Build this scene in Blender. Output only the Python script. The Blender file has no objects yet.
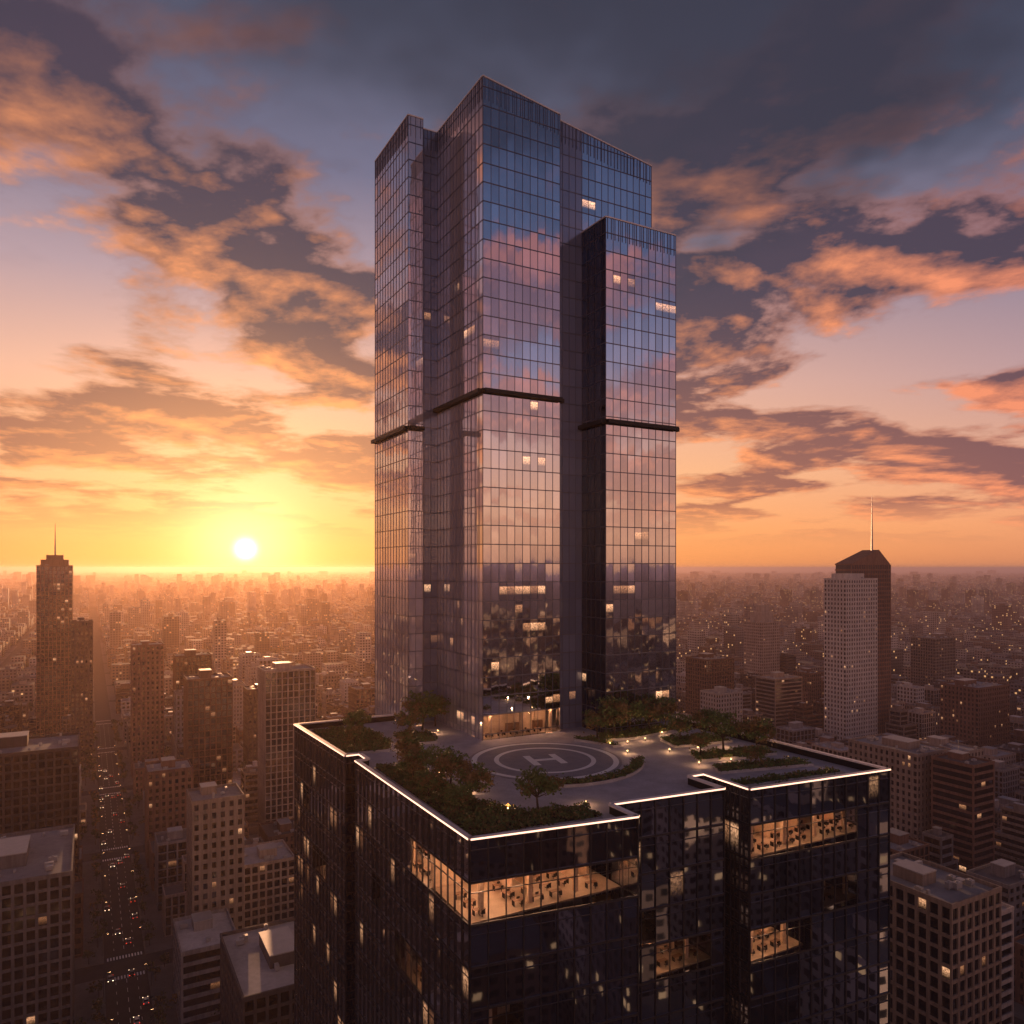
import bpy, math, random
from mathutils import Vector, Matrix
random.seed(11)
R=random.Random(5)
GA=math.radians(28.9); CG,SG=math.cos(GA),math.sin(GA)
C0=(-5.4,98.4)
def l2w(a,b): return (C0[0]+a*CG-b*SG, C0[1]+a*SG+b*CG)
def w2l(x,y):
    x-=C0[0]; y-=C0[1]; return (x*CG+y*SG, -x*SG+y*CG)
sc=bpy.context.scene
COL=sc.collection
SUN_AZ=math.radians(-19.2); SUN_EL=math.radians(3.8)
sunh=(math.sin(SUN_AZ),math.cos(SUN_AZ),0)

# ------------------------------------------------------------ node helpers
class NT:
    def __init__(s,nt): s.nt=nt; nt.nodes.clear()
    def n(s,t,**k):
        nd=s.nt.nodes.new(t)
        for a,b in k.items(): setattr(nd,a,b)
        return nd
    def put(s,sock,v):
        if isinstance(v,bpy.types.NodeSocket): s.nt.links.new(v,sock)
        else:
            if sock.type=='RGBA' and hasattr(v,'__len__') and len(v)==3: v=(*v,1)
            sock.default_value=v
    def m(s,op,a,b=None,c=None,clamp=False):
        nd=s.n('ShaderNodeMath',operation=op,use_clamp=clamp)
        for i,v in enumerate((a,b,c)):
            if v is not None: s.put(nd.inputs[i],v)
        return nd.outputs[0]
    def v(s,op,a,b=None,scale=None):
        nd=s.n('ShaderNodeVectorMath',operation=op)
        s.put(nd.inputs[0],a)
        if b is not None: s.put(nd.inputs[1],b)
        if scale is not None: s.put(nd.inputs['Scale'],scale)
        return nd.outputs['Value'] if op in('DOT_PRODUCT','LENGTH') else nd.outputs[0]
    def comb(s,x,y,z):
        nd=s.n('ShaderNodeCombineXYZ')
        for i,v in enumerate((x,y,z)): s.put(nd.inputs[i],v)
        return nd.outputs[0]
    def sep(s,v):
        nd=s.n('ShaderNodeSeparateXYZ'); s.put(nd.inputs[0],v); return nd.outputs
    def mix(s,f,a,b,bt='MIX'):
        nd=s.n('ShaderNodeMix',data_type='RGBA',blend_type=bt)
        s.put(nd.inputs[0],f); s.put(nd.inputs[6],a); s.put(nd.inputs[7],b); return nd.outputs[2]
    def rng(s,v,a,b,c=0,d=1,smooth=True):
        nd=s.n('ShaderNodeMapRange',interpolation_type='SMOOTHSTEP' if smooth else 'LINEAR')
        for i,x in enumerate((v,a,b,c,d)): s.put(nd.inputs[i],x)
        return nd.outputs[0]
    def noise(s,vec,scale,detail=4,rough=.5,dist=0):
        nd=s.n('ShaderNodeTexNoise')
        if vec is not None: s.put(nd.inputs['Vector'],vec)
        nd.inputs['Scale'].default_value=scale; nd.inputs['Detail'].default_value=detail
        nd.inputs['Roughness'].default_value=rough; nd.inputs['Distortion'].default_value=dist
        return nd.outputs[0]
    def wn(s,vec):
        nd=s.n('ShaderNodeTexWhiteNoise',noise_dimensions='3D'); s.put(nd.inputs['Vector'],vec); return nd.outputs
    def ramp(s,f,st):
        nd=s.n('ShaderNodeValToRGB'); s.put(nd.inputs[0],f)
        e=nd.color_ramp.elements
        while len(e)<len(st): e.new(0.5)
        for i,(p,c) in enumerate(st): e[i].position=p; e[i].color=(*c,1)
        return nd.outputs[0]
    def out(s,sh,k='Surface'):
        o=s.n('ShaderNodeOutputMaterial'); s.nt.links.new(sh,o.inputs[k])
def newmat(name):
    m=bpy.data.materials.new(name); m.use_nodes=True; return m,NT(m.node_tree)

def plain(name,col,rough=.8,metal=0,var=.35,scale=.4,emit=None,es=0,objrand=False,stain=0):
    m,t=newmat(name)
    g=t.n('ShaderNodeNewGeometry').outputs['Position']
    n1=t.noise(g,scale,6,.6); n2=t.noise(g,scale*9,4,.6)
    f=t.m('ADD',t.m('MULTIPLY',n1,.65),t.m('MULTIPLY',n2,.35))
    k=t.rng(f,.3,.7,1-var,1+var,False)
    if stain:   # rain streaks, stretched vertically
        sp=t.v('MULTIPLY',g,(1,1,.08)); k=t.m('MULTIPLY',k,t.rng(t.noise(sp,.9,4,.6),.35,.65,1-stain,1+stain*.5,False))
    if objrand:
        oi=t.n('ShaderNodeObjectInfo').outputs['Random']
        k=t.m('MULTIPLY',k,t.rng(oi,0,1,.6,1.2,False))
    c=t.v('SCALE',(col[0],col[1],col[2]),scale=k)
    p=t.n('ShaderNodeBsdfPrincipled')
    t.put(p.inputs['Base Color'],c); p.inputs['Roughness'].default_value=rough; p.inputs['Metallic'].default_value=metal
    if emit:
        p.inputs['Emission Color'].default_value=(*emit,1); p.inputs['Emission Strength'].default_value=es
    t.out(p.outputs[0]); return m

def facade_glass(name,tint,dark,p_lit,es,wob,base_refl=.5,lowboost=0,rough=.03,clus=3,tv0=.86,band=(.15,.4,.80,.92)):
    m,t=newmat(name)
    uv=t.n('ShaderNodeTexCoord').outputs['UV']
    s=t.sep(uv); u,v=s[0],s[1]
    fu=t.m('FLOOR',u); fv=t.m('FLOOR',v)
    oi=t.n('ShaderNodeObjectInfo').outputs['Random']
    seed=t.m('MULTIPLY',oi,97.3)
    w=t.wn(t.comb(fu,fv,seed)); w2=t.wn(t.comb(t.m('FLOOR',t.m('DIVIDE',u,clus)),fv,t.m('ADD',seed,5.5)))
    low=t.noise(t.comb(t.m('MULTIPLY',fu,.12),t.m('MULTIPLY',fv,.22),seed),1.0,2)
    thr=t.m('MULTIPLY',t.rng(low,.42,.66,.05,2.6,False),p_lit)
    if lowboost: thr=t.m('MULTIPLY',thr,t.rng(v,0,17,1+lowboost,1))
    lit=t.m('MULTIPLY',t.m('LESS_THAN',w2[0],thr),t.m('GREATER_THAN',w[0],.4))
    frv=t.m('FRACT',v)
    inr=t.noise(t.comb(t.m('MULTIPLY',u,3.2),t.m('MULTIPLY',v,7),seed),1.9,4,.75)
    pat=t.m('MULTIPLY',t.rng(inr,.36,.66,.15,1.2),t.m('MULTIPLY',t.rng(frv,band[0],band[1]),t.rng(frv,band[3],band[2])))
    topb=t.rng(frv,.3,.8,.35,1.3)
    e=t.m('MULTIPLY',t.m('MULTIPLY',lit,pat),t.m('MULTIPLY',topb,t.rng(w[0],.4,1,.2,1.2,False)))
    ec=t.mix(w[0],(1,.32,.11),(1,.52,.27))
    geo=t.n('ShaderNodeNewGeometry')
    wb=t.v('SCALE',t.v('SUBTRACT',w[1],(.5,.5,.5)),scale=wob)
    nn=t.noise(t.comb(t.m('MULTIPLY',u,.9),t.m('MULTIPLY',v,.9),0),1.3,2)
    wv=t.v('SCALE',t.comb(t.m('SUBTRACT',nn,.5),t.m('SUBTRACT',nn,.5),t.m('SUBTRACT',nn,.45)),scale=wob*1.2)
    N=t.v('NORMALIZE',t.v('ADD',geo.outputs['Normal'],t.v('ADD',wb,wv)))
    gl=t.n('ShaderNodeBsdfGlossy'); gl.inputs['Roughness'].default_value=rough
    tv=t.v('SCALE',tint,scale=t.rng(w[0],0,1,tv0,1.06,False)); t.put(gl.inputs['Color'],tv); t.put(gl.inputs['Normal'],N)
    df=t.n('ShaderNodeBsdfDiffuse'); t.put(df.inputs[0],t.v('SCALE',dark,scale=t.rng(w2[0],0,1,.8,1.1,False)))
    fr=t.n('ShaderNodeFresnel'); fr.inputs['IOR'].default_value=1.5
    br=t.m('SUBTRACT',base_refl,t.m('MULTIPLY',lit,base_refl*.3))
    f=t.m('ADD',br,t.m('MULTIPLY',fr.outputs[0],1-base_refl),clamp=True)
    mx=t.n('ShaderNodeMixShader'); t.put(mx.inputs[0],f); t.put(mx.inputs[1],df.outputs[0]); t.put(mx.inputs[2],gl.outputs[0])
    em=t.n('ShaderNodeEmission'); t.put(em.inputs[0],ec); t.put(em.inputs[1],t.m('MULTIPLY',e,es))
    ad=t.n('ShaderNodeAddShader'); t.put(ad.inputs[0],mx.outputs[0]); t.put(ad.inputs[1],em.outputs[0])
    t.out(ad.outputs[0]); return m

def far_mat(name,wall,p_lit):
    m,t=newmat(name)
    uv=t.n('ShaderNodeTexCoord').outputs['UV']; s=t.sep(uv); u,v=s[0],s[1]
    fru=t.m('FRACT',u); frv=t.m('FRACT',v); fu=t.m('FLOOR',u); fv=t.m('FLOOR',v)
    w=t.wn(t.comb(fu,fv,3.3))[0]
    win=t.m('MULTIPLY',t.m('MULTIPLY',t.m('GREATER_THAN',fru,.25),t.m('LESS_THAN',fru,.8)),t.m('MULTIPLY',t.m('GREATER_THAN',frv,.25),t.m('LESS_THAN',frv,.75)))
    win=t.m('MULTIPLY',win,t.m('GREATER_THAN',v,.3))
    g=t.n('ShaderNodeNewGeometry').outputs['Position']
    n=t.noise(g,.02,3)
    c=t.v('SCALE',wall,scale=t.rng(n,.3,.7,.5,1.5,False))
    col=t.mix(win,c,(.018,.02,.026))
    p=t.n('ShaderNodeBsdfPrincipled'); t.put(p.inputs['Base Color'],col)
    t.put(p.inputs['Roughness'],t.rng(win,0,1,.85,.3,False))
    t.put(p.inputs['Emission Color'],(1,.5,.2)); t.put(p.inputs['Emission Strength'],t.m('MULTIPLY',win,t.m('MULTIPLY',t.m('LESS_THAN',w,p_lit),.8)))
    t.out(p.outputs[0]); return m

# ------------------------------------------------------------ mesh builder
class MB:
    def __init__(s): s.V=[];s.F=[];s.M=[];s.U=[]
    def poly(s,pts,m,uv=None):
        i=len(s.V); s.V+=[tuple(p) for p in pts]; s.F.append(tuple(range(i,i+len(pts)))); s.M.append(m)
        s.U+= uv if uv else [(0.37,0.1)]*len(pts)
    def hexa(s,b,t,m,mt=None):
        i=len(s.V); s.V+=[tuple(p) for p in b]+[tuple(p) for p in t]
        fs=[(0,3,2,1),(4,5,6,7),(0,1,5,4),(1,2,6,5),(2,3,7,6),(3,0,4,7)]
        for k,f in enumerate(fs):
            s.F.append(tuple(i+q for q in f)); s.M.append(mt if (k==1 and mt is not None) else m); s.U+=[(0.37,.1)]*4
    def box(s,x0,x1,y0,y1,z0,z1,m,mt=None):
        s.hexa([(x0,y0,z0),(x1,y0,z0),(x1,y1,z0),(x0,y1,z0)],[(x0,y0,z1),(x1,y0,z1),(x1,y1,z1),(x0,y1,z1)],m,mt)
    def rbox(s,cx,cy,w,d,z0,z1,ang,m,mt=None):
        c,q=math.cos(ang),math.sin(ang)
        P=[(cx+x*c-y*q,cy+x*q+y*c) for x,y in((-w/2,-d/2),(w/2,-d/2),(w/2,d/2),(-w/2,d/2))]
        s.hexa([(x,y,z0) for x,y in P],[(x,y,z1) for x,y in P],m,mt)
    def seg(s,p0,p1,inn,out,z0,z1,m,z0b=None,z1b=None):
        dx,dy=p1[0]-p0[0],p1[1]-p0[1]; L=math.hypot(dx,dy)
        if L<1e-6: return
        nx,ny=dy/L,-dx/L
        z0b=z0 if z0b is None else z0b; z1b=z1 if z1b is None else z1b
        A=(p0[0]+nx*out,p0[1]+ny*out);B=(p1[0]+nx*out,p1[1]+ny*out);C=(p1[0]-nx*inn,p1[1]-ny*inn);D=(p0[0]-nx*inn,p0[1]-ny*inn)
        s.hexa([(*A,z0),(*B,z0b),(*C,z0b),(*D,z0)],[(*A,z1),(*B,z1b),(*C,z1b),(*D,z1)],m)
    def tube(s,p0,p1,r0,r1,m,n=8,cap=True):
        p0,p1=Vector(p0),Vector(p1); d=(p1-p0).normalized(); q=d.to_track_quat('Z','Y')
        i=len(s.V)
        for p,r in((p0,r0),(p1,r1)):
            for k in range(n):
                a=2*math.pi*k/n; s.V.append(tuple(p+q@Vector((r*math.cos(a),r*math.sin(a),0))))
        for k in range(n):
            k2=(k+1)%n; s.F.append((i+k,i+k2,i+n+k2,i+n+k)); s.M.append(m); s.U+=[(0,0)]*4
        if cap: s.F.append(tuple(i+n+k for k in range(n))); s.M.append(m); s.U+=[(0,0)]*n
    def leaf(s,c,sz,m,rnd):
        a=Vector((rnd.gauss(0,1),rnd.gauss(0,1),rnd.gauss(0,1)+.2)).normalized()
        b=a.orthogonal().normalized(); b.rotate(Matrix.Rotation(rnd.uniform(0,6.28),3,a)); e=a.cross(b)
        c=Vector(c); b*=sz; e*=sz*.6
        s.poly([c-b,c+e,c+b,c-e],m)
    def mesh(s,name,mats):
        me=bpy.data.meshes.new(name); me.from_pydata(s.V,[],s.F)
        for m in mats: me.materials.append(m)
        me.polygons.foreach_set('material_index',s.M)
        uvl=me.uv_layers.new(name='UVMap'); fl=[c for u in s.U for c in u]; uvl.data.foreach_set('uv',fl)
        me.update(); return me
def obj(name,me,parent=None,loc=None,rot=None):
    o=bpy.data.objects.new(name,me); COL.objects.link(o)
    if parent: o.parent=parent
    if loc: o.location=loc
    if rot is not None: o.rotation_euler=(0,0,rot)
    return o
def grid_obj(name,me,a=0,b=0,z=0,rot=0):
    x,y=l2w(a,b); return obj(name,me,None,(x,y,z),GA+rot)

# ------------------------------------------------------------ materials
DASH=(.30,.42,.74,.80)
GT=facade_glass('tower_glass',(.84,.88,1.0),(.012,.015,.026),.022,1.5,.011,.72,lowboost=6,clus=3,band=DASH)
GTL=facade_glass('tower_skylit_glass',(.94,.92,.98),(.68,.66,.74),.012,1.2,.011,.55,lowboost=6,clus=3,band=DASH)  # pale diffuse base paints the bright sky reflection onto left faces
GTC=facade_glass('tower_core_glass',(.60,.68,.85),(.24,.28,.42),.02,1.0,.011,.22,lowboost=3,clus=2,band=DASH,rough=.1)  # base colour lightened to stand in for reflected sky
GTD=facade_glass('tower_shaded_glass',(.30,.33,.42),(.006,.008,.012),.02,.9,.012,.3,lowboost=5,clus=2,band=DASH)  # same glass darkened: shade of the side walls and recess put into colour
GP=facade_glass('podium_glass',(.62,.72,1.0),(.014,.019,.032),.05,.30,.010,.42,clus=2,tv0=.55)
GPL=facade_glass('podium_skylit_glass',(.90,.87,.92),(.10,.095,.105),.14,.6,.012,.62,clus=2,tv0=.55)  # left-facing copy of the podium glass, sky brightness put into its colour
GW=facade_glass('window_glass',(.5,.54,.64),(.01,.011,.014),.05,.9,.01,.25,clus=1,rough=.08)
MUL=plain('dark_mullion_metal',(.07,.073,.09),.35,.6,.1)
MUT=plain('tower_mullion_metal',(.16,.17,.22),.35,.7,.1)
DRK=plain('dark_band_metal',(.012,.012,.015),.5,.3,.1)
COP=plain('coping_metal',(.85,.82,.82),.35,.2,.08)
RIM=plain('coping_rim_glow',(.8,.8,.8),.5,emit=(1,.56,.36),es=2.6)  # glow painted in for the light the coping edge catches, no lamp there
DECK=plain('roof_deck_concrete',(.44,.425,.47),.75,0,.28,.3)
PAD=plain('helipad_concrete',(.27,.265,.30),.7,0,.2,.5)
WHT=plain('white_marking_paint',(.90,.90,.90),.6,0,.05,1.5)
SOIL=plain('planter_soil',(.04,.03,.022),.95)
PLW=plain('planter_stone',(.5,.47,.46),.7)
LEAF=plain('foliage',(.12,.17,.05),.7,0,.6,.8)
LEAF2=plain('foliage_warm',(.22,.15,.06),.7,0,.6,.8)
CLEAF=plain('city_foliage',(.07,.09,.04),.7,0,.6,.2)
BARK=plain('bark',(.06,.045,.035),.9)
BEI=plain('beige_concrete',(.40,.325,.285),.85,0,.18,.15,objrand=True,stain=.25)
BRN=plain('brown_brick',(.24,.14,.105),.85,0,.2,.2,objrand=True,stain=.25)
GRY=plain('grey_concrete',(.27,.255,.265),.85,0,.2,.2,objrand=True,stain=.25)
WHC=plain('white_concrete',(.60,.55,.53),.8,0,.12,.15,objrand=True,stain=.2)
DKC=plain('dark_concrete',(.10,.09,.095),.8,0,.2,.2,objrand=True,stain=.2)
ROF=plain('roof_membrane',(.42,.41,.43),.85,0,.35,.08,objrand=True)
RFD=plain('dark_roof',(.15,.145,.155),.85,0,.35,.08,objrand=True)
MET=plain('rooftop_equipment_metal',(.42,.42,.44),.5,.4,.15)
ASP=plain('asphalt',(.05,.048,.052),.8,0,.25,.2)
PAV=plain('pavement_concrete',(.15,.145,.15),.85,0,.25,.2)
m,t=newmat('ground')
g=t.n('ShaderNodeNewGeometry').outputs['Position']
c=t.mix(t.rng(t.noise(g,.004,8,.65),.4,.6),(.045,.045,.042),(.11,.10,.10))
p=t.n('ShaderNodeBsdfPrincipled'); t.put(p.inputs['Base Color'],c); p.inputs['Roughness'].default_value=.95; t.out(p.outputs[0]); GRD=m
WARM=plain('warm_light_panel',(.8,.7,.6),.5,emit=(1,.50,.25),es=85)
BUL=plain('lamp_glow',(.8,.7,.6),.5,emit=(1,.55,.22),es=14)
INF=plain('office_floor',(.26,.20,.16),.45); INW=plain('office_wall',(.50,.38,.29),.7); DSK=plain('desk_wood',(.16,.09,.06),.5); CHR=plain('office_chair',(.02,.018,.02),.6)
m,t=newmat('clear_glass')
tr=t.n('ShaderNodeBsdfTransparent'); tr.inputs[0].default_value=(.92,.92,.92,1)
gl=t.n('ShaderNodeBsdfGlossy'); gl.inputs[0].default_value=(.6,.65,.75,1); gl.inputs['Roughness'].default_value=.02
fr=t.n('ShaderNodeFresnel'); fr.inputs[0].default_value=1.4
mx=t.n('ShaderNodeMixShader'); t.put(mx.inputs[0],t.m('MULTIPLY',fr.outputs[0],.7,clamp=True)); t.put(mx.inputs[1],tr.outputs[0]); t.put(mx.inputs[2],gl.outputs[0]); t.out(mx.outputs[0]); CLR=m

# ------------------------------------------------------------ glass wall
def gwall(mb,p0,p1,z0,z1,z1b=None,pw=1.9,sh=4,zref=115,gm=0,mm=1,vw=.03,vo=.10,hh=.10,rows=None,cm=5):
    dx,dy=p1[0]-p0[0],p1[1]-p0[1]; L=math.hypot(dx,dy); d=(dx/L,dy/L)
    z1b=z1 if z1b is None else z1b
    N=max(1,round(L/pw)); w=L/N; off=R.randint(0,400)
    def P(s): return (p0[0]+d[0]*s,p0[1]+d[1]*s)
    def top(s): return z1+(z1b-z1)*s/L
    if not rows:
        mb.poly([(*p0,z0),(*p1,z0),(*p1,z1b),(*p0,z1)],gm,[(off,(z0-zref)/sh),(off+N,(z0-zref)/sh),(off+N,(z1b-zref)/sh),(off,(z1-zref)/sh)])
    else:
        def q(s0,s1,a,b,mt):
            if s1-s0>.01 and b-a>.01:
                mb.poly([(*P(s0),a),(*P(s1),a),(*P(s1),b),(*P(s0),b)],mt,[(off+s0/w,(a-zref)/sh),(off+s1/w,(a-zref)/sh),(off+s1/w,(b-zref)/sh),(off+s0/w,(b-zref)/sh)])
        zc=z0; byrow={}
        for (za,zb,s0,s1) in rows: byrow.setdefault((za,zb),[]).append((round(s0/w)*w,min(L,round(s1/w)*w)))
        for (za,zb) in sorted(byrow):
            q(0,L,zc,za,gm); c=0
            for s0,s1 in sorted(byrow[(za,zb)]):
                q(c,s0,za,zb,gm); q(s0,s1,za,zb,cm); c=s1
            q(c,L,za,zb,gm); zc=zb
        q(0,L,zc,z1,gm)
    for i in range(N+1):
        s=i*w; a=P(max(0,s-vw)); b=P(min(L,s+vw))
        mb.seg(a,b,.02,vo,z0,top(s)-.02,mm)
    k=math.ceil((z0-zref)/sh)
    while True:
        z=zref+k*sh; k+=1
        if z>max(z1,z1b)-.5: break
        if z<z0+.3: continue
        if z<min(z1,z1b)-.3: mb.seg(p0,p1,.02,vo-.03,z-hh,z+hh,mm)
        else:
            s=(z+.3-z1)/(z1b-z1)*L
            if z1>z1b: mb.seg(p0,P(max(.1,s)),.02,vo-.03,z-hh,z+hh,mm)

# ------------------------------------------------------------ SKYSCRAPER
sky_e=bpy.data.objects.new('glass_skyscraper',None); COL.objects.link(sky_e)
sky_e.location=(C0[0],C0[1],0); sky_e.rotation_euler=(0,0,GA)
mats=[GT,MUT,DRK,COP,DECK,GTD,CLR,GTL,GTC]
T=MB()
def topz(a): return 253-(a-29.3)*6.4/46.2 if a>29.3 else 253
def vol(pts,band,zb,topf,gms,z0=113.5,rows=None):
    for i in range(len(pts)-1):
        p0,p1,hb,gm=pts[i],pts[i+1],band[i],gms[i]
        ta,tb=topf(p0[0]),topf(p1[0])
        rw=rows if hb==2 else None
        if hb:
            gwall(T,p0,p1,z0,zb-.7,gm=gm,rows=rw,cm=6); gwall(T,p0,p1,zb+.5,ta,tb,gm=gm)
            T.seg(p0,p1,.6,-.35,zb-.7,zb+.5,2)
            T.seg(p0,p1,-.005,1.15,zb-.55,zb+.3,2)
        else: gwall(T,p0,p1,z0,ta,tb,gm=gm)
        L=math.hypot(p1[0]-p0[0],p1[1]-p0[1]); n=max(1,int(L/.95))
        for q in range(n):
            f0,f1=(q+.47)/n,(q+.53)/n; A=(p0[0]+(p1[0]-p0[0])*f0,p0[1]+(p1[1]-p0[1])*f0); B=(p0[0]+(p1[0]-p0[0])*f1,p0[1]+(p1[1]-p0[1])*f1); tt=ta+(tb-ta)*f0
            T.seg(A,B,.01,.14,tt-4.6,tt-.01,1)
        T.seg(p0,p1,.3,.16,ta,ta+.28,3,tb,tb+.28)
RB=[(113.9,118.9,0,99)]
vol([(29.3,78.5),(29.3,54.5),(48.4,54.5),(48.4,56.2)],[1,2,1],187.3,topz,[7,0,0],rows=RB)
vol([(48.4,56.2),(55.4,56.2),(75.5,56.2),(75.5,98),(29.3,98)],[0,0,0,0],187,topz,[8,0,0,0],0)
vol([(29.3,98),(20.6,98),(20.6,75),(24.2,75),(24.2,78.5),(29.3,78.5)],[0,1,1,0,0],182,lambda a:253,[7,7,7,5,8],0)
vol([(55.4,56.2),(55.4,47),(75.1,47),(75.1,56.2)],[1,1,1],182,lambda a:226.3,[5,0,0])
T.poly([(29.3,56.2,245),(75.5,56.2,240),(75.5,98,240),(29.3,98,245)],4)
T.poly([(29.3,54.5,245.1),(48.4,54.5,243),(48.4,56.2,243),(29.3,56.2,245.1)],4)
T.poly([(20.6,75,249),(24.2,75,249),(24.2,98,249),(20.6,98,249)],4)
T.poly([(24.2,78.5,249),(29.3,78.5,249),(29.3,98,249),(24.2,98,249)],4)
T.poly([(55.4,47,223),(75.1,47,223),(75.1,56.2,223),(55.4,56.2,223)],4)
T.box(38,66,64,90,240,246,2); T.box(45,58,70,84,246,249,2)
obj('tower',T.mesh('tower',mats),sky_e)
# podium
FP=[(-2.7,84),(-1.2,50.5),(1.5,50.5),(1.5,46),(-.6,46),(0,0),(24.5,-3.3),(24.5,3),(45,1),(45,9),(48.2,9),(48.2,-1.3),(78.4,-4.3),(76.5,84)]
PM=MB(); pm=[GP,MUL,DRK,COP,DECK,CLR,GPL,RIM]
ZT=115; SH=5.5
r1=(104.1,109.3); r2=(98.6,103.8); r3=(87.6,92.8); r4=(93.1,98.3)
RW={0:[(*r2,6,12),(*r3,14,22)],4:[(*r1,26,46),(*r4,8,14),(*r3,20,30)],5:[(*r1,0,99),(*r3,2,8)],6:[(*r1,0,6.3)],7:[(*r4,2,9),(*r3,7,18)],11:[(*r1,0,23),(*r4,16,24),(*r3,0,12)],12:[(*r1,0,10)]}
for i in range(len(FP)):
    p0,p1=FP[i],FP[(i+1)%len(FP)]
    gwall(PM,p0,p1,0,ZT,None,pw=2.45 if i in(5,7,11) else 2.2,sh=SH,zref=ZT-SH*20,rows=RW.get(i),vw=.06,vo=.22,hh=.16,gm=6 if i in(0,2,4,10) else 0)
    k=0
    while k<20:
        z=ZT-SH*k-1.35
        PM.seg(p0,p1,.02,.12,z-.05,z+.05,1); k+=1
    PM.seg(p0,p1,.5,.30,ZT,ZT+.3,3)
    PM.seg(p0,p1,-.302,.38,ZT+.08,ZT+.24,7)  # added glowing edge that imitates the coping's bright rim
    PM.seg(p0,p1,.30,-.05,113.4,ZT-.003,2)
PM.poly([(x,y,113.8) for x,y in FP],4)
obj('podium',PM.mesh('podium',pm),sky_e)
# interiors
I=MB(); im=[INF,INW,WARM,DSK,CHR,DRK]
def interior(x0,x1,y0,y1,z0,z1,rnd,dens=.75,swap=False):
    def B(a,b,c,d,e,f,m):
        if swap: I.box(c,d,a,b,e,f,m)
        else: I.box(a,b,c,d,e,f,m)
    B(x0,x1,y0,y1,z0-.25,z0,0); B(x0,x1,y0,y1,z1,z1+.25,1)
    B(x0,x1,y1-.25,y1-.002,z0,z1,1)
    x=x0+1.0
    while x<x1-2:
        y=y0+1.2
        while y<y1-1.5:
            if rnd.random()<dens: B(x,x+1.4,y,y+.3,z1-.08,z1-.004,2)
            y+=2.6
        x+=3.0
    x=x0+2
    while x<x1-1:
        B(x,x+.6,y0+1.5,y0+2.1,z0+.002,z1-.09,1); x+=7.5
    x=x0+1.2
    while x<x1-2.5:
        for y in (y0+1.5,y0+4.3,y0+7.2):
            if y>y1-2 or rnd.random()<.22: continue
            B(x,x+1.7,y,y+.8,z0+.70,z0+.75,3)
            for lx in(.05,1.6): B(x+lx,x+lx+.05,y+.05,y+.75,z0+.002,z0+.7,5)
            if rnd.random()<.7: B(x+.55,x+1.05,y+.35,y+.38,z0+.85,z0+1.15,4); B(x+.78,x+.82,y+.36,y+.38,z0+.75,z0+.85,4)
            cx=x+.8+rnd.uniform(-.3,.3)
            B(cx-.22,cx+.22,y-.7,y-.25,z0+.42,z0+.48,4); B(cx-.2,cx+.2,y-.72,y-.67,z0+.5,z0+.95,4); B(cx-.03,cx+.03,y-.5,y-.44,z0+.002,z0+.42,4)
        x+=3.0
    for k in range(int((x1-x0)/4)):
        x=rnd.uniform(x0+2,x1-2.5); B(x,x+.12,y0+4.5,y1-.3,z0+.002,z1-.1,1)
        B(x+.3,x+1.9,y1-.9,y1-.3,z0+.002,z0+1.9,3)
rr=random.Random(3)
interior(.3,24.2,.3,13,104.1,109.2,rr,.62)
interior(13.4,45,-.2,9,103.9,109.0,rr,.35,True)
interior(32,38,-.2,6,93.1,98.1,rr,.35,True)
interior(16,27,-.2,6,87.6,92.6,rr,.3,True)
interior(61,71,-1.5,6,87.6,92.6,rr,.3,True)
interior(71,79,-2,6,98.6,103.7,rr,.3,True)
interior(1.5,9,.2,6,87.6,92.6,rr,.25)
interior(48.5,76.8,-.8,9,104.1,109.2,rr,.5)
interior(63,74,-1.6,6,93.1,98.2,rr,.2)
interior(48.5,61,-.8,7,87.6,92.7,rr,.4)
interior(26,36,3.6,10,93.1,98.2,rr,.25)
interior(31,44.5,3.3,10,87.6,92.7,rr,.3)
interior(29.9,48,54.9,60,113.9,118.8,rr,.35)
obj('office_interior',I.mesh('office_interior',im),sky_e)

# ------------------------------------------------------------ roof terrace
H=MB()
def ring(mb,cx,cy,r0,r1,z,m,n=72,a0=0,a1=2*math.pi):
    for k in range(n):
        t0=a0+(a1-a0)*k/n; t1=a0+(a1-a0)*(k+1)/n
        f=lambda r,t:(cx+r*math.cos(t),cy+r*math.sin(t),z)
        mb.poly([f(r0,t0),f(r1,t0),f(r1,t1),f(r0,t1)],m)
n=72
H.poly([(14.4*math.cos(2*math.pi*k/n),14.4*math.sin(2*math.pi*k/n),.10) for k in range(n)],0)
for k in range(n):
    a,b=2*math.pi*k/n,2*math.pi*(k+1)/n
    H.poly([(14.4*math.cos(a),14.4*math.sin(a),-.1),(14.4*math.cos(b),14.4*math.sin(b),-.1),(14.4*math.cos(b),14.4*math.sin(b),.1),(14.4*math.cos(a),14.4*math.sin(a),.1)],0)
ring(H,0,0,12.8,13.85,.106,1); ring(H,0,0,8.7,9.6,.106,1)
for x0,x1,y0,y1 in((-3.3,-1.9,-3.6,3.6),(1.9,3.3,-3.6,3.6),(-1.9,1.9,-.7,.7)): H.poly([(x0,y0,.106),(x1,y0,.106),(x1,y1,.106),(x0,y1,.106)],1)
grid_obj('helipad',H.mesh('helipad',[PAD,WHT]),32.3,34.5,113.8,math.radians(-12))

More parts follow.
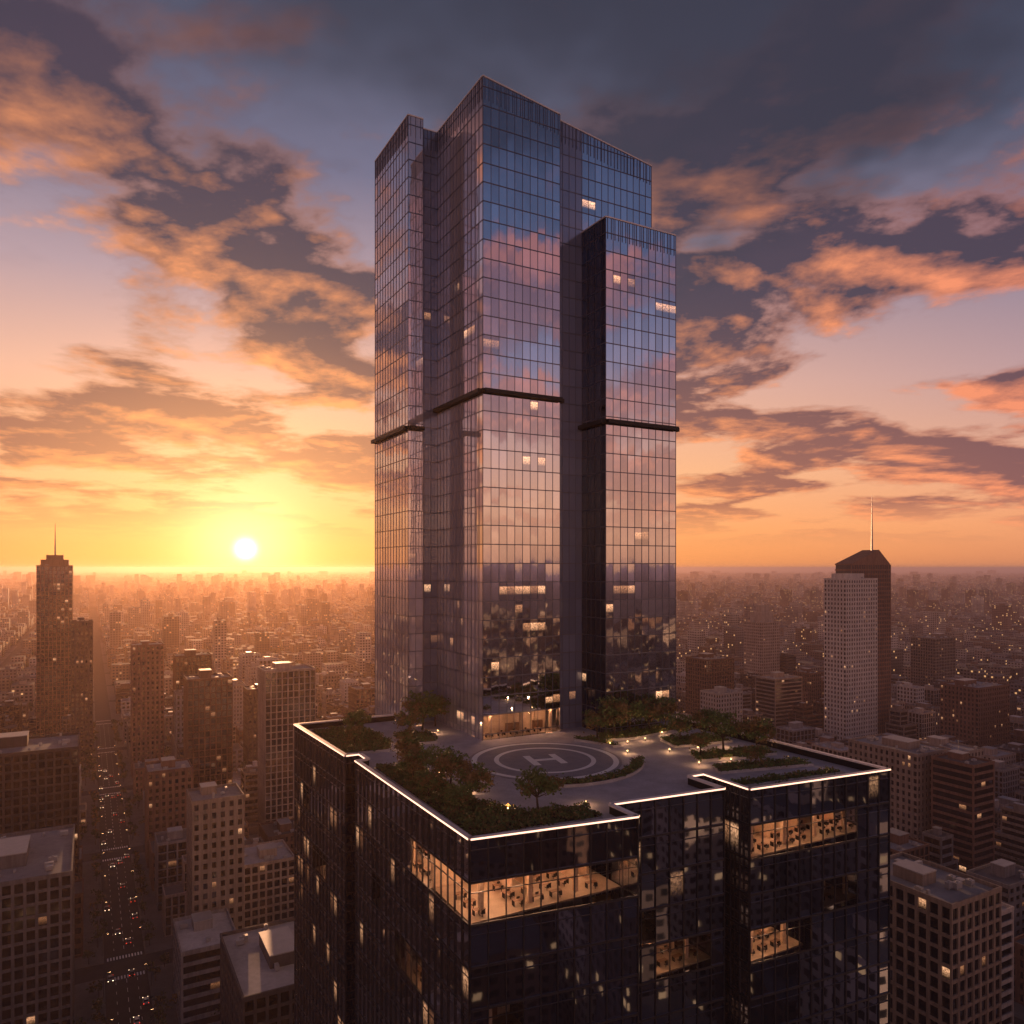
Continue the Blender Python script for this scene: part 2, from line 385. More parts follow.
def bed(name,poly,hgt=.9,dens=9,seed=1,z=113.8):
    rnd=random.Random(seed); mb=MB()
    xs=[p[0] for p in poly]; ys=[p[1] for p in poly]
    n=len(poly)
    for i in range(n): mb.seg(poly[i],poly[(i+1)%n],.25,0,-.05,.5,0)
    mb.poly([(x,y,.4) for x,y in poly],1)
    def inside(x,y):
        c=False; j=n-1
        for i in range(n):
            xi,yi=poly[i]; xj,yj=poly[j]
            if (yi>y)!=(yj>y) and x<(xj-xi)*(y-yi)/(yj-yi)+xi: c=not c
            j=i
        return c
    A=(max(xs)-min(xs))*(max(ys)-min(ys))
    for _ in range(int(A*dens)):
        x=rnd.uniform(min(xs)+.3,max(xs)-.3); y=rnd.uniform(min(ys)+.3,max(ys)-.3)
        if not inside(x,y): continue
        hh=hgt*(.55+.45*math.sin(x*1.3+seed)*math.cos(y*1.1+x*.4))
        z0=.4+max(.1,hh)*rnd.uniform(.25,1)
        for q in range(3): mb.leaf((x+rnd.gauss(0,.18),y+rnd.gauss(0,.18),z0+rnd.gauss(0,.1)),rnd.uniform(.14,.30),2 if rnd.random()<.75 else 3,rnd)
    grid_obj(name,mb.mesh(name,[PLW,SOIL,LEAF,LEAF2]),0,0,z)
bed('planter_bed',[(1.6,2.5),(11,2.2),(21.5,1.0),(22.5,7),(13,9),(9.5,16),(9,41),(3,44),(1.6,43)],.9,10,1)
bed('planter_bed',[(.2,56),(9,55),(12,62),(11,80),(-.5,80)],.8,8,2)
bed('planter_bed',[(14,58),(20,57),(22,63),(17,70),(13.5,66)],.9,9,3)
def arc(cx,cy,r0,r1,a0,a1,n=14):
    a0,a1=math.radians(a0),math.radians(a1)
    o=[(cx+r1*math.cos(a0+(a1-a0)*k/n),cy+r1*math.sin(a0+(a1-a0)*k/n)) for k in range(n+1)]
    i=[(cx+r0*math.cos(a0+(a1-a0)*k/n),cy+r0*math.sin(a0+(a1-a0)*k/n)) for k in range(n,-1,-1)]
    return o+i
bed('hedge',arc(32.3,34.5,16.2,18.4,-128,-36),1.1,12,4)
bed('hedge',arc(32.3,34.5,17,19,5,38),1.0,10,5)
bed('planter_bed',[(54,11),(73,7),(73.5,11),(56,15)],.8,9,6)
bed('planter_bed',[(56,19),(73.5,16),(74,21),(59,24.5)],.9,8,7)
bed('planter_bed',[(60,30),(74,28),(74,35),(62,37)],.8,8,8)
bed('planter_bed',[(50,42),(58,40),(72,42),(72,45.8),(53,46)],1.0,9,9)
bed('planter_bed',[(50,3),(73,.5),(73,3),(51,6)],.7,7,10)

def tree_mesh(name,seed,Ht,Rc,clumps=24,per=46,ls=.22,warm=.3):
    rnd=random.Random(seed); mb=MB()
    th=Ht*.35; top=Vector((rnd.uniform(-.2,.2),rnd.uniform(-.2,.2),th))
    mb.tube((0,0,-.1),top,.16*Ht/5,.11*Ht/5,0,8)
    tips=[]
    for k in range(7):
        a=k*2.4+rnd.uniform(-.3,.3); r=Rc*rnd.uniform(.35,.75); z=Ht*rnd.uniform(.55,.9)
        tip=Vector((r*math.cos(a),r*math.sin(a),z)); mid=(top+tip)/2+Vector((0,0,-.15))
        mb.tube(top,mid,.08*Ht/5,.05*Ht/5,0,5,False); mb.tube(mid,tip,.05*Ht/5,.015,0,5,False); tips+= [tip,mid+(tip-mid)*.6]
    for k in range(clumps):
        if k<len(tips): c=tips[k]
        else:
            a=rnd.uniform(0,6.28); q=rnd.uniform(.3,1)**.5; r=Rc*q; zz=rnd.uniform(-1,1)
            c=Vector((r*math.cos(a)*math.sqrt(1-zz*zz*.8),r*math.sin(a)*math.sqrt(1-zz*zz*.8),Ht*.68+zz*Ht*.28))
        s=Rc*rnd.uniform(.13,.24); mt=1 if rnd.random()>warm else 2
        for _ in range(per): mb.leaf(c+Vector((rnd.gauss(0,s),rnd.gauss(0,s),rnd.gauss(0,s*.7))),ls*rnd.uniform(.6,1.3),mt,rnd)
    return mb.mesh(name,[BARK,LEAF,LEAF2])
TM=[tree_mesh('roof_tree_a',1,5.2,2.5,32),tree_mesh('roof_tree_b',2,4.6,2.3,30,warm=.5),tree_mesh('roof_tree_c',3,5.6,2.2,32,warm=.4)]
for i,(a,b,s) in enumerate([(14.8,7.6,1.25),(8.4,16.5,1.3),(7.6,23,1.2),(7.8,28.5,1.2),(5.2,33,1.15),(6.5,38.5,1.25),(22,70,1.6),(17,65,1.2),(26,72,1.3),(7,70,1.1),(4,62,.9),(3.5,22,.8),(4.5,13,.85),
        (51,44,1.3),(55,43.2,1.6),(59.5,43.6,1.45),(64.5,43.2,1.6),(69,43.4,1.35),(66,22.5,1.5),(71.5,19,1.45),(70,32,1.2),(64,33,1.1),(62,10.5,.9),(59,21.5,.9)]):
    grid_obj('ornamental_tree',TM[i%3],a,b,114.15,i*1.7).scale=(s,s,s*.95)
B=MB(); B.tube((0,0,0),(0,0,.5),.06,.05,0,8); B.tube((0,0,.5),(0,0,.68),.09,.09,1,8); B.tube((0,0,.68),(0,0,.74),.11,.07,0,8)
BM=B.mesh('bollard_lamp',[MUL,BUL])
for i,(a,b) in enumerate([(11.5,11),(10.5,22),(10.5,34),(13,56),(23.5,8),(50,38),(54,37.5),(59,38),(49,31),(57,28),(63,26.5),(69,25.6),(55,17.5),(62,16.5),(24,66),(66,41)]):
    grid_obj('bollard_lamp',BM,a,b,113.8)
    x,y=l2w(a,b); ld=bpy.data.lights.new('bollard_light','POINT'); ld.energy=120; ld.color=(1,.5,.22); ld.shadow_soft_size=.1
    lo=bpy.data.objects.new('bollard_light',ld); COL.objects.link(lo); lo.location=(x,y,114.9)

# ------------------------------------------------------------ city buildings
def building(name,a,b,w,d,h,style='grid',wall=BEI,roof=ROF,seed=0,extra=None,cw=3.0,fh=3.6,rnd=None):
    rnd=rnd or random.Random(seed); nx=max(2,round(w/cw)); ny=max(2,round(d/cw)); w=nx*cw; d=ny*cw; nf=max(2,round(h/fh)); h=nf*fh
    mb=MB(); ins=.4
    def block(X,Y,zb,nf,nx,ny,cx=0,cy=0):
        ox=rnd.randint(0,200); h=zb+nf*fh; dx=2*X/nx; dy=2*Y/ny
        def bx(x0,x1,y0,y1,z0,z1,m,mt=None): mb.box(cx+x0,cx+x1,cy+y0,cy+y1,z0,z1,m,mt)
        for (p0,p1,nn) in(((-X+ins,-Y+ins),(X-ins,-Y+ins),nx),((X-ins,-Y+ins),(X-ins,Y-ins),ny),((X-ins,Y-ins),(-X+ins,Y-ins),nx),((-X+ins,Y-ins),(-X+ins,-Y+ins),ny)):
            p0=(p0[0]+cx,p0[1]+cy); p1=(p1[0]+cx,p1[1]+cy)
            mb.poly([(*p0,zb),(*p1,zb),(*p1,h),(*p0,h)],0,[(ox,0),(ox+nn,0),(ox+nn,nf),(ox,nf)]); ox+=nn+7
        pw={'grid':.42,'vert':.35,'band':.0,'punch':.78}[style]; shh={'grid':.6,'vert':.35,'band':.85,'punch':1.0}[style]; so={'grid':.05,'vert':.22,'band':.02,'punch':.01}[style]
        for k in range(nf+1):
            z=zb+k*fh; e=1.2 if k==1 and zb==0 else 1
            bx(-X+so,X-so,-Y+so,Y-so,max(zb,z-shh*.45),min(h,z+shh*e) if k<nf else h+.02,1)
        if pw>0:
            for i in range(nx+1):
                x=-X+i*dx; x0=max(-X,x-pw); x1=min(X,x+pw)
                for y0,y1 in((-Y,-Y+ins+.1),(Y-ins-.1,Y)): bx(x0,x1,y0,y1,zb,h+.01,1)
            for i in range(1,ny):
                y=-Y+i*dy
                for x0,x1 in((-X,-X+ins+.1),(X-ins-.1,X)): bx(x0,x1,y-pw,y+pw,zb,h+.01,1)
        else:
            for x0,x1 in((-X,-X+.7),(X-.7,X)):
                for y0,y1 in((-Y,-Y+.7),(Y-.7,Y)): bx(x0,x1,y0,y1,zb,h+.01,1)
        z=h+.02; pt=1.1
        bx(-X-.1,X+.1,-Y-.1,-Y+.35,z,z+pt,1); bx(-X-.1,X+.1,Y-.35,Y+.1,z,z+pt,1)
        bx(-X-.1,-X+.35,-Y+.35,Y-.35,z,z+pt-.003,1); bx(X-.35,X+.1,-Y+.35,Y-.35,z,z+pt-.003,1)
        mb.poly([(cx+x,cy+y,z+.1) for x,y in((-X+.3,-Y+.3),(X-.3,-Y+.3),(X-.3,Y-.3),(-X+.3,Y-.3))],2)
        return h
    def gear(X,Y,h,cx=0,cy=0,dn=55):
        z=h+.12
        pw_,pd=2*X*rnd.uniform(.25,.4),2*Y*rnd.uniform(.25,.4); px,py=cx+rnd.uniform(-.3,.3)*X,cy+rnd.uniform(-.2,.4)*Y; ph=rnd.uniform(2.6,4.5)
        mb.box(px-pw_/2,px+pw_/2,py-pd/2,py+pd/2,z,z+ph,1,2); mb.box(px-pw_/2-.15,px+pw_/2+.15,py-pd/2-.15,py+pd/2+.15,z+ph+.003,z+ph+.3,3)
        for k in range(int(3+4*X*Y/dn)):
            if X<4 or Y<4: break
            x=cx+rnd.uniform(-X+1.5,X-3.5); y=cy+rnd.uniform(-Y+1.5,Y-3)
            if abs(x-px)<pw_/2+2.6 and abs(y-py)<pd/2+2: continue
            sx,sy,sz=rnd.uniform(.7,2.6),rnd.uniform(.7,2.0),rnd.uniform(.5,1.7)
            mb.box(x,x+sx,y,y+sy,z+.3,z+.3+sz,3); mb.box(x+.1,x+.3,y+.1,y+.3,z,z+.3,3); mb.box(x+sx-.3,x+sx-.1,y+sy-.3,y+sy-.1,z,z+.3,3)
            if rnd.random()<.5: mb.tube((x+sx/2,y+sy/2,z+.3+sz),(x+sx/2,y+sy/2,z+.55+sz),.4,.4,3,8)
        if rnd.random()<.3: mb.tube((px,py,z+ph),(px,py,z+ph+rnd.uniform(4,8)),.08,.03,3,5)
    X,Y=w/2,d/2
    if extra is None and seed==0 and nx>=5 and ny>=5 and nf>=6 and rnd.random()<.4:
        n1=int(nf*rnd.uniform(.5,.8)); h1=block(X,Y,0,n1,nx,ny)
        kx,ky=max(3,int(nx*.65)),max(3,int(ny*.65)); X2,Y2=kx*cw/2,ky*cw/2
        cx,cy=rnd.choice([-1,0,1])*(X-X2)*.9,rnd.choice([-1,0,1])*(Y-Y2)*.9
        h2=block(X2,Y2,h1+.05,nf-n1,kx,ky,cx,cy); gear(X2,Y2,h2,cx,cy)
    else:
        block(X,Y,0,nf,nx,ny); gear(X,Y,h)
    if extra: extra(mb,X,Y,h)
    return grid_obj(name,mb.mesh(name,[GW,wall,roof,MET,DKC,BRN]),a,b,.15)

AS,BS=126,130; A0,B0=-31,104
placed=[(-6,82,-8,100)]
def snap(c,half,o,S,hw=9):
    k=round((c-o)/S); r=o+k*S
    if abs(c-r)<half+hw: c= r+(half+hw) if c>=r else r-(half+hw)
    return c
def nb(name,X,Y,w,d,h,style,wall,roof=ROF,extra=None,local=False):
    a,b=(X,Y) if local else w2l(X,Y)
    a=snap(a,w/2,A0,AS); b=snap(b,d/2,B0,BS)
    placed.append((a-w/2-1.5,a+w/2+1.5,b-d/2-1.5,b+d/2+1.5))
    building(name,a,b,w,d,h,style,wall,roof,seed=len(placed)*7,extra=extra)
def spire_l(mb,X,Y,h):
    mb.box(-X+3,X-3,-Y+3,Y-3,h,h+6,1); mb.box(-X+7,X-7,-Y+7,Y-7,h+6,h+10,1); mb.tube((0,0,h+10),(0,0,h+38),.7,.12,3,6)
    for s in(-1,1): mb.tube((s*6,2,h+6),(s*6,2,h+12),.25,.1,3,5)
def spire_r(mb,X,Y,h):
    x0,x1,y0,y1=4,X+36,Y-8,Y+8; z1=h+12
    mb.box(x0+.4,x1-.4,y0+.4,y1-.4,0,z1,4)
    mb.hexa([(x0,y0,z1),(x1,y0,z1),(x1,y1,z1),(x0,y1,z1)],[(x0,y0,z1+1),(x1-16,y0,z1+13),(x1-16,y1,z1+13),(x0,y1,z1+1)],5)
    for k in range(int(z1/3.6)): mb.box(x0,x1,y0,y1,k*3.6,k*3.6+1.3,5)
    n=int((x1-x0)/3)
    for q in range(0,n+1):
        xx=x0+(x1-x0-.8)*q/n; mb.box(xx,xx+.8,y0-.06,y0+.5,0,z1,5)
    mb.tube((x1-17,y0+6,z1+8),(x1-17,y0+6,z1+60),1.0,.15,3,6)
    mb.box(-X+4,X-12,-Y+4,Y-4,h,h+5,1)
nb('office_building',-67,201,40,48,59,'grid',GRY,local=True)
nb('office_building',-71,306,48,33,73,'grid',DKC,local=True)
nb('office_tower_with_spire',-403,675,28,28,150,'vert',BRN,RFD,spire_l)
nb('residential_tower',-324,600,16,16,107,'punch',DKC)
nb('residential_tower',-267,560,22,20,94,'punch',BRN)
nb('office_building',-259,620,27,24,78,'vert',BRN)
nb('office_tower',-169,430,24,21,87,'vert',BRN)
nb('office_tower',-128,430,28,22,95,'vert',BEI)
nb('apartment_tower',-113,290,19,17,66,'punch',BEI)
nb('low_office_building',-109,332,24,24,26,'grid',BEI)
nb('apartment_building',-180,400,22,22,48,'punch',BRN)
nb('low_office_building',3.3,134,24,40,38,'grid',DKC,local=True)
nb('low_office_building',-105,262,18,26,24,'band',GRY)
nb('spired_white_tower',279,630,40,20,140,'punch',WHC,ROF,spire_r)
nb('stepped_tower',294,900,30,26,88,'punch',BEI,ROF,lambda mb,X,Y,h:(mb.box(-X+5,X-5,-Y+5,Y-5,h,h+12,1),mb.box(-X+9,X-9,-Y+9,Y-9,h+12,h+20,1)))
nb('office_building',196,700,34,26,68,'grid',BRN)
nb('apartment_building',183,620,28,22,48,'punch',WHC)
nb('apartment_building',251,720,36,24,46,'band',BEI)
nb('brick_apartment_building',376,610,42,30,57,'punch',BRN)
nb('brick_apartment_building',420,560,36,30,50,'punch',BRN)
nb('apartment_building',205,400,26,40,58,'punch',BEI)
nb('apartment_building',240,425,24,30,50,'punch',BEI)
nb('office_building',148,34,22,26,70,'grid',BEI,local=True)
nb('low_office_building',193,64,34,40,42,'band',WHC,local=True)
nb('low_office_building',120,66,26,24,28,'grid',GRY,local=True)
nb('residential_tower',400,850,26,22,80,'punch',BRN)
nb('residential_tower',160,760,22,20,62,'punch',WHC)
nb('office_building',500,900,40,30,70,'grid',BEI)

far=MB(); fr_=random.Random(77); styles=['grid','punch','punch','vert','band']; walls=[BEI,BRN,GRY,WHC,BEI,GRY,DKC,BRN]
names={'grid':'office_building','punch':'apartment_building','vert':'office_building','band':'low_office_building'}
pav=MB(); trees=[]
def overlaps(r):
    for q in placed:
        if r[0]<q[1] and r[1]>q[0] and r[2]<q[3] and r[3]>q[2]: return True
    return False
def farbox(a,b,w,d,h):
    mt=fr_.randint(0,3); x0,x1,y0,y1=a-w/2,a+w/2,b-d/2,b+d/2
    c=[l2w(x0,y0),l2w(x1,y0),l2w(x1,y1),l2w(x0,y1)]; o=fr_.randint(0,500)
    for i in range(4):
        p,q=c[i],c[(i+1)%4]; L=(w if i%2==0 else d)/4; o2=o+i*31
        far.poly([(*p,0),(*q,0),(*q,h),(*p,h)],mt,[(o2,0),(o2+L,0),(o2+L,h/3.8),(o2,h/3.8)])
    far.poly([(*p,h) for p in c],4)
    if fr_.random()<.5:
        k=.3; cx,cy=l2w(a,b); far.rbox(cx,cy,w*k,d*k,h,h+3.5,GA,mt,4)
nb_cnt=0
parks={(1,1),(2,3),(3,4),(-1,4)}
for k in range(-45,45):
    for j in range(-22,48):
        a0,a1=A0+AS*k+7,A0+AS*(k+1)-7; b0,b1=B0-BS+BS*j+6,B0-BS+BS*(j+1)-6
        wx,wy=l2w((a0+a1)/2,(b0+b1)/2); D=math.hypot(wx,wy)
        front=wy>60 and abs(math.atan2(wx,wy))<math.radians(46 if D<500 else 41)
        if D>5200 or (not front and D>1300): continue
        if D<1800:
            pav.box(a0,a1,b0,b1,-.1,.15,0)
        if k==0 and j==0:
            continue
        if (k,j) in parks:
            for _ in range(150): trees.append((fr_.uniform(a0+3,a1-3),fr_.uniform(b0+3,b1-3),fr_.uniform(.8,1.3)))
            continue
        nxl,nyl=(4,4) if D<1500 else (4,3)
        if not front: nxl,nyl=3,3
        for ix in range(nxl):
            for iy in range(nyl):
                lw,ld=(a1-a0-8)/nxl,(b1-b0-8)/nyl
                ca=a0+4+lw*(ix+.5); cb=b0+4+ld*(iy+.5)
                w=lw*fr_.uniform(.55,.93); d=ld*fr_.uniform(.55,.93)
                if not front:
                    if abs(ca-4.7+47)<50 and abs(cb+89)<40: continue
                    if not overlaps((ca-w/2,ca+w/2,cb-d/2,cb+d/2)): farbox(ca,cb,w,d,fr_.uniform(15,75))
                    continue
                if fr_.random()<.18:
                    for _ in range(8): trees.append((ca+fr_.uniform(-10,10),cb+fr_.uniform(-10,10),fr_.uniform(.7,1.1)))
                    continue
                x,y=l2w(ca,cb)
                if D<350: h=fr_.uniform(8,22)
                elif D<1100: h=fr_.uniform(9,30); h= fr_.uniform(40,60) if fr_.random()<.07 else h
                else:
                    h=fr_.uniform(8,27); h= fr_.uniform(40,80) if fr_.random()<.05 else h
                r=(ca-w/2,ca+w/2,cb-d/2,cb+d/2)
                if overlaps(r): continue
                if D<1000:
                    st=fr_.choice(styles); building(names[st],ca,cb,w-1,d-1,h,st,fr_.choice(walls),fr_.choice([ROF,RFD,RFD]),rnd=fr_,cw=fr_.choice([2.6,3.0,3.4,4.0]),fh=fr_.choice([3.3,3.6,3.9])); nb_cnt+=1
                else: farbox(ca,cb,w,d,h)
for _ in range(9000):
    D=5200*(1/(1-fr_.random()*.72)); th=math.radians(fr_.uniform(-39,39)); x,y=D*math.sin(th),D*math.cos(th)
    a,b=w2l(x,y); s=D/5200; h=fr_.uniform(8,30)*(s**.5)
    if fr_.random()<.02: h=fr_.uniform(50,110)
    farbox(a,b,fr_.uniform(16,50)*s,fr_.uniform(14,30)*s,h)
FM=[far_mat('far_facade_beige',(.32,.26,.23),.06),far_mat('far_facade_brick',(.20,.135,.11),.06),far_mat('far_facade_grey',(.21,.19,.20),.07),far_mat('far_facade_white',(.46,.42,.40),.05),RFD]
obj('distant_city_buildings',far.mesh('distant_city_buildings',FM))
grid_obj('pavement',pav.mesh('pavement',[PAV]))
# trees
rt=random.Random(9)
for k in(-2,-1,0,1,2,3):
    for s in(-1,1):
        b=110
        while b<760:
            if abs((b-B0+BS/2)%BS-BS/2)>12 and rt.random()<.8:
                a=A0+AS*k+s*9
                if not overlaps((a-1.5,a+1.5,b-1.5,b+1.5)): trees.append((a,b,rt.uniform(.55,.85)))
            b+=rt.uniform(8,14)
for j in range(0,6):
    for s in(-1,1):
        a=-160
        while a<420:
            b=B0+BS*j+s*8
            if abs((a-A0+AS/2)%AS-AS/2)>12 and rt.random()<.7 and not overlaps((a-1.5,a+1.5,b-1.5,b+1.5)): trees.append((a,b,rt.uniform(.5,.8)))
            a+=rt.uniform(9,15)
tm=MB()
for a,b,s in trees:
    x,y=l2w(a,b); D=math.hypot(x,y)
    if y<80 or abs(math.atan2(x,y))>.72: continue
    Hh=9*s
    n=6 if D<700 else 3; pr=16 if D<450 else (10 if D<700 else 5); ls=.55 if D<450 else (.8 if D<700 else 1.9)
    tm.tube((x,y,0),(x,y,Hh*.5),.25*s,.14*s,0,5,False)
    for q in range(n):
        c=Vector((x+rt.gauss(0,1.5*s),y+rt.gauss(0,1.5*s),Hh*rt.uniform(.5,.95))); mt=1 if rt.random()<.85 else 2
        for _ in range(pr): tm.leaf(c+Vector((rt.gauss(0,.9*s),rt.gauss(0,.9*s),rt.gauss(0,.7*s))),ls*rt.uniform(.7,1.3),mt,rt)
obj('city_trees',tm.mesh('city_trees',[BARK,CLEAF,LEAF2]))

# ------------------------------------------------------------ ground, roads
G=MB(); G.poly([(-60000,-30000,0),(60000,-30000,0),(60000,60000,0),(-60000,60000,0)],0); obj('ground',G.mesh('ground',[GRD]))
Rd=MB()
for k in range(-14,15): a=A0+AS*k; Rd.poly([(a-7,-1300,.004),(a+7,-1300,.004),(a+7,3000,.004),(a-7,3000,.004)],0)
for j in range(-12,24): b=B0+BS*j; Rd.poly([(-1800,b-6,.008),(1800,b-6,.008),(1800,b+6,.008),(-1800,b+6,.008)],0)
for k in(-1,0,1,2):
    a=A0+AS*k; b=60
    while b<760:
        if abs((b-B0+BS/2)%BS-BS/2)>9:
            Rd.poly([(a-.08,b,.012),(a+.08,b,.012),(a+.08,b+3,.012),(a-.08,b+3,.012)],1)
            for q in(-3.5,3.5): Rd.poly([(a+q-.06,b,.012),(a+q+.06,b,.012),(a+q+.06,b+2,.012),(a+q-.06,b+2,.012)],1)
        b+=7
    for j in range(0,6):
        for s in(-1,1):
            bb=B0+BS*j+s*8.2
            for q in range(12):
                x=a-6+q*1.05; Rd.poly([(x,bb-1.3,.013),(x+.5,bb-1.3,.013),(x+.5,bb+1.3,.013),(x,bb+1.3,.013)],1)
grid_obj('road',Rd.mesh('road',[ASP,WHT]))
# cars
HL=plain('headlight',(.9,.9,.85),.3,emit=(1,.7,.42),es=7); TL=plain('taillight',(.5,.02,.02),.3,emit=(1,.05,.02),es=3); TY=plain('tyre',(.02,.02,.02),.9); CG_=plain('car_window',(.02,.022,.025),.1)
def car_mesh(i,col):
    mb=MB(); P=plain('car_paint_%d'%i,col,.3,.3,.05)
    prof=[(-2.2,.35),(-2.2,.8),(-1.9,.92),(-1.2,.95),(1.0,.95),(2.0,.82),(2.2,.6),(2.2,.35)]
    for s in(-1,1):
        pts=[(s*.88,y,z) for y,z in prof]; mb.poly(pts if s<0 else pts[::-1],0)
    for q in range(len(prof)):
        (y0,z0),(y1,z1)=prof[q],prof[(q+1)%len(prof)]; mb.poly([(-.88,y0,z0),(.88,y0,z0),(.88,y1,z1),(-.88,y1,z1)],0)
    mb.hexa([(-.82,-1.7,.94),(.82,-1.7,.94),(.82,1.05,.94),(-.82,1.05,.94)],[(-.64,-1.1,1.42),(.64,-1.1,1.42),(.64,.35,1.42),(-.64,.35,1.42)],1,0)
    for x in(-.8,.8):
        for y in(-1.35,1.35): mb.tube((x-.1,y,.33),(x+.12,y,.33),.33,.33,2,10)
        mb.box(x-.16,x+.06 if x>0 else x+.16,2.2,2.23,.6,.76,3); mb.box(x-.16,x+.06 if x>0 else x+.16,-2.23,-2.2,.62,.78,4)
    return mb.mesh('car_%d'%i,[P,CG_,TY,HL,TL])
CM=[car_mesh(i,c) for i,c in enumerate([(.03,.03,.035),(.5,.5,.5),(.12,.03,.03),(.2,.2,.22)])]
rc=random.Random(21)
for k,bmin,bmax in((0,110,560),(1,110,400),(2,110,380)):
    a=A0+AS*k
    for off,rot in((-1.8,math.pi),(-5.2,math.pi),(1.8,0),(5.2,0)):
        b=bmin+rc.uniform(0,30)
        while b<bmax:
            grid_obj('car',CM[rc.randint(0,3)],a+off,b,.012,rot); b+=rc.uniform(18,95)
S=MB(); S.tube((0,0,0),(0,0,8),.11,.07,0,8); S.tube((0,0,7.9),(1.8,0,8.4),.06,.05,0,6); S.box(1.5,2.3,-.15,.15,8.36,8.48,0); S.box(1.55,2.25,-.12,.12,8.32,8.358,1)
SM=S.mesh('street_lamp',[MUL,BUL])
for k in(-1,0,1,2):
    for s in(-1,1):
        for q in range(16): grid_obj('street_lamp',SM,A0+AS*k+s*7.6,118+q*32,.15,0 if s<0 else math.pi)

# ------------------------------------------------------------ haze volume
m,t=newmat('haze_volume')
vs=t.n('ShaderNodeVolumeScatter'); vs.inputs['Color'].default_value=(1,.62,.36,1); vs.inputs['Density'].default_value=.42e-4; vs.inputs['Anisotropy'].default_value=.72
va=t.n('ShaderNodeVolumeAbsorption'); va.inputs['Color'].default_value=(0,0,0,1); va.inputs['Density'].default_value=.70e-4
em=t.n('ShaderNodeEmission'); em.inputs[0].default_value=(.155,.075,.080,1); em.inputs[1].default_value=1.1e-4  # haze glows by itself in place of scattered ambient light
a1=t.n('ShaderNodeAddShader'); a2=t.n('ShaderNodeAddShader'); t.put(a1.inputs[0],vs.outputs[0]); t.put(a1.inputs[1],va.outputs[0]); t.put(a2.inputs[0],a1.outputs[0]); t.put(a2.inputs[1],em.outputs[0])
t.out(a2.outputs[0],'Volume')
hz=MB(); hz.box(-50000,50000,-25000,55000,-8,172,0); obj('haze',hz.mesh('haze',[m]))

# ------------------------------------------------------------ world
W=bpy.data.worlds.new("World"); sc.world=W; W.use_nodes=True
t=NT(W.node_tree)
d=t.v('NORMALIZE',t.n('ShaderNodeTexCoord').outputs['Generated'])
x,y,z0=t.sep(d); z=t.m('MAXIMUM',z0,0.0)
hv=t.v('NORMALIZE',t.comb(x,y,0)); s=t.v('DOT_PRODUCT',hv,sunh)
fA=t.rng(s,.45,1.0)
A=t.ramp(z,[(0,(1.0,.33,.09)),(.05,(1.05,.41,.14)),(.12,(1.02,.49,.23)),(.22,(.86,.46,.32)),(.33,(.46,.32,.36)),(.45,(.17,.16,.25)),(.6,(.06,.068,.115)),(1,(.025,.03,.06))])
Bc=t.ramp(z,[(0,(.68,.24,.12)),(.05,(.86,.34,.17)),(.12,(.74,.36,.25)),(.22,(.43,.28,.32)),(.33,(.21,.185,.28)),(.45,(.105,.115,.19)),(.6,(.05,.06,.105)),(1,(.02,.025,.05))])
Cc=t.ramp(z,[(0,(.85,.36,.20)),(.07,(1.1,.52,.30)),(.16,(.85,.46,.36)),(.26,(.34,.28,.38)),(.36,(.13,.16,.28)),(.5,(.08,.10,.19)),(.7,(.05,.06,.12)),(1,(.02,.025,.05))])
base=t.mix(fA,Bc,A); base=t.mix(t.rng(s,.2,-.5),base,Cc)
inv=t.m('DIVIDE',1.0,t.m('ADD',z,.11))
p=t.comb(t.m('MULTIPLY',x,inv),t.m('MULTIPLY',y,inv),6.1)
p=t.v('MULTIPLY',p,(.85,.80,1))
n1=t.noise(p,1.45,9,.56,.15); n2=t.noise(t.v('ADD',p,(sunh[0]*.10,sunh[1]*.09,0)),1.45,9,.56,.15)
dens=t.m('MULTIPLY',t.rng(n1,.445,.535),t.rng(z,.02,.09))
dens=t.m('MULTIPLY',dens,t.rng(s,-.2,.2,.55,1))
lit=t.m('ADD',t.m('MULTIPLY',t.m('SUBTRACT',n1,n2),8.5),.05,clamp=True)
edge=t.m('MULTIPLY',t.m('MULTIPLY',dens,t.m('SUBTRACT',1.0,dens)),2.4)
lit2=t.m('ADD',lit,t.m('MULTIPLY',edge,.55),clamp=True)
lit2=t.m('MULTIPLY',lit2,t.rng(z,.58,.36,.13,1))
dark=t.mix(t.rng(z,.05,.33),t.mix(fA,(.19,.070,.095),(.42,.135,.085)),(.060,.038,.064))
litc=t.mix(fA,(.90,.26,.14),(1.05,.36,.12))
cc=t.mix(lit2,dark,litc)
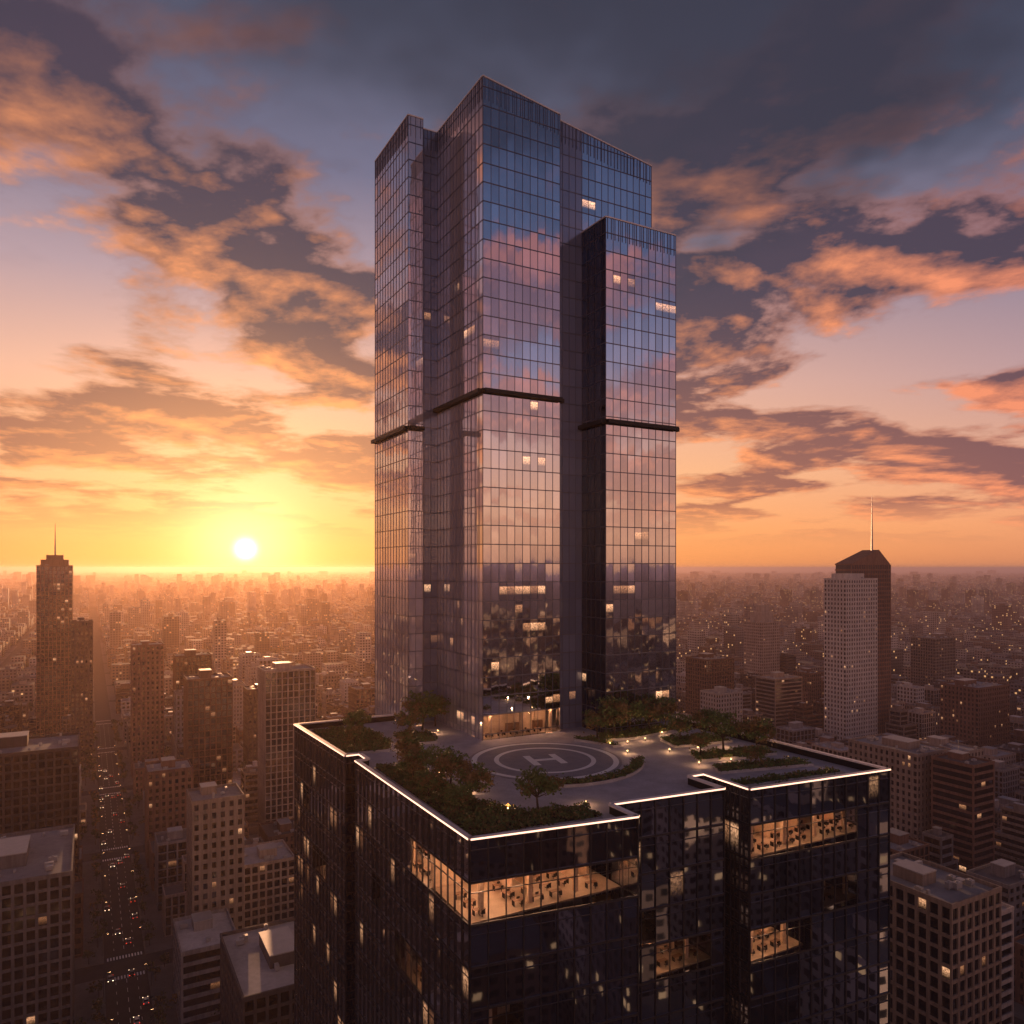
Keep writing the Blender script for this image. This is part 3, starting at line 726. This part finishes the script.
col=t.mix(t.m('MULTIPLY',dens,.95),base,cc)
ln=t.noise(p,.8,5,.6)
st=t.rng(t.m('ADD',z,t.m('MULTIPLY',t.m('SUBTRACT',ln,.5),.9)),.42,.60,0,.87)
col=t.mix(st,col,(.036,.033,.055))
se=math.radians(1.34); sd=(math.sin(SUN_AZ)*math.cos(se),math.cos(SUN_AZ)*math.cos(se),math.sin(se))
dt=t.m('MAXIMUM',t.v('DOT_PRODUCT',d,sd),0.0)
def gl_(n,c,k): return t.v('SCALE',c,scale=t.m('MULTIPLY',t.m('POWER',dt,n),k))
tot=t.v('ADD',t.v('ADD',col,gl_(22000,(1,.85,.6),5.0)),t.v('ADD',gl_(450,(1,.58,.30),.95),gl_(45,(1,.40,.11),.42)))
sk=t.n('ShaderNodeTexSky',sky_type='NISHITA'); sk.sun_disc=False; sk.sun_elevation=SUN_EL; sk.sun_rotation=SUN_AZ%(2*math.pi)
tot=t.v('ADD',tot,t.v('SCALE',sk.outputs[0],scale=.01))
bg=t.n('ShaderNodeBackground'); t.put(bg.inputs[0],tot); bg.inputs[1].default_value=1
o=t.n('ShaderNodeOutputWorld'); t.put(o.inputs[0],bg.outputs[0])
# sun lamp
sl=bpy.data.lights.new('sun','SUN'); sl.energy=5.0; sl.angle=math.radians(.5); sl.color=(1,.48,.22)
so=bpy.data.objects.new('sun',sl); COL.objects.link(so)
dv=Vector((sunh[0]*math.cos(SUN_EL),sunh[1]*math.cos(SUN_EL),math.sin(SUN_EL))); so.rotation_euler=dv.to_track_quat('Z','Y').to_euler(); so.location=(0,0,600)
# camera
cd=bpy.data.cameras.new('camera'); cam=bpy.data.objects.new('camera',cd); COL.objects.link(cam)
cam.location=(0,0,150); cam.rotation_euler=(math.radians(90),0,0); cd.lens=26.9; cd.sensor_width=36; cd.shift_y=.0547; cd.clip_end=100000; cd.clip_start=.5
sc.camera=cam
sc.view_settings.view_transform='Standard'; sc.view_settings.look='None'; sc.view_settings.exposure=0
print('buildings',nb_cnt,'trees',len(trees))
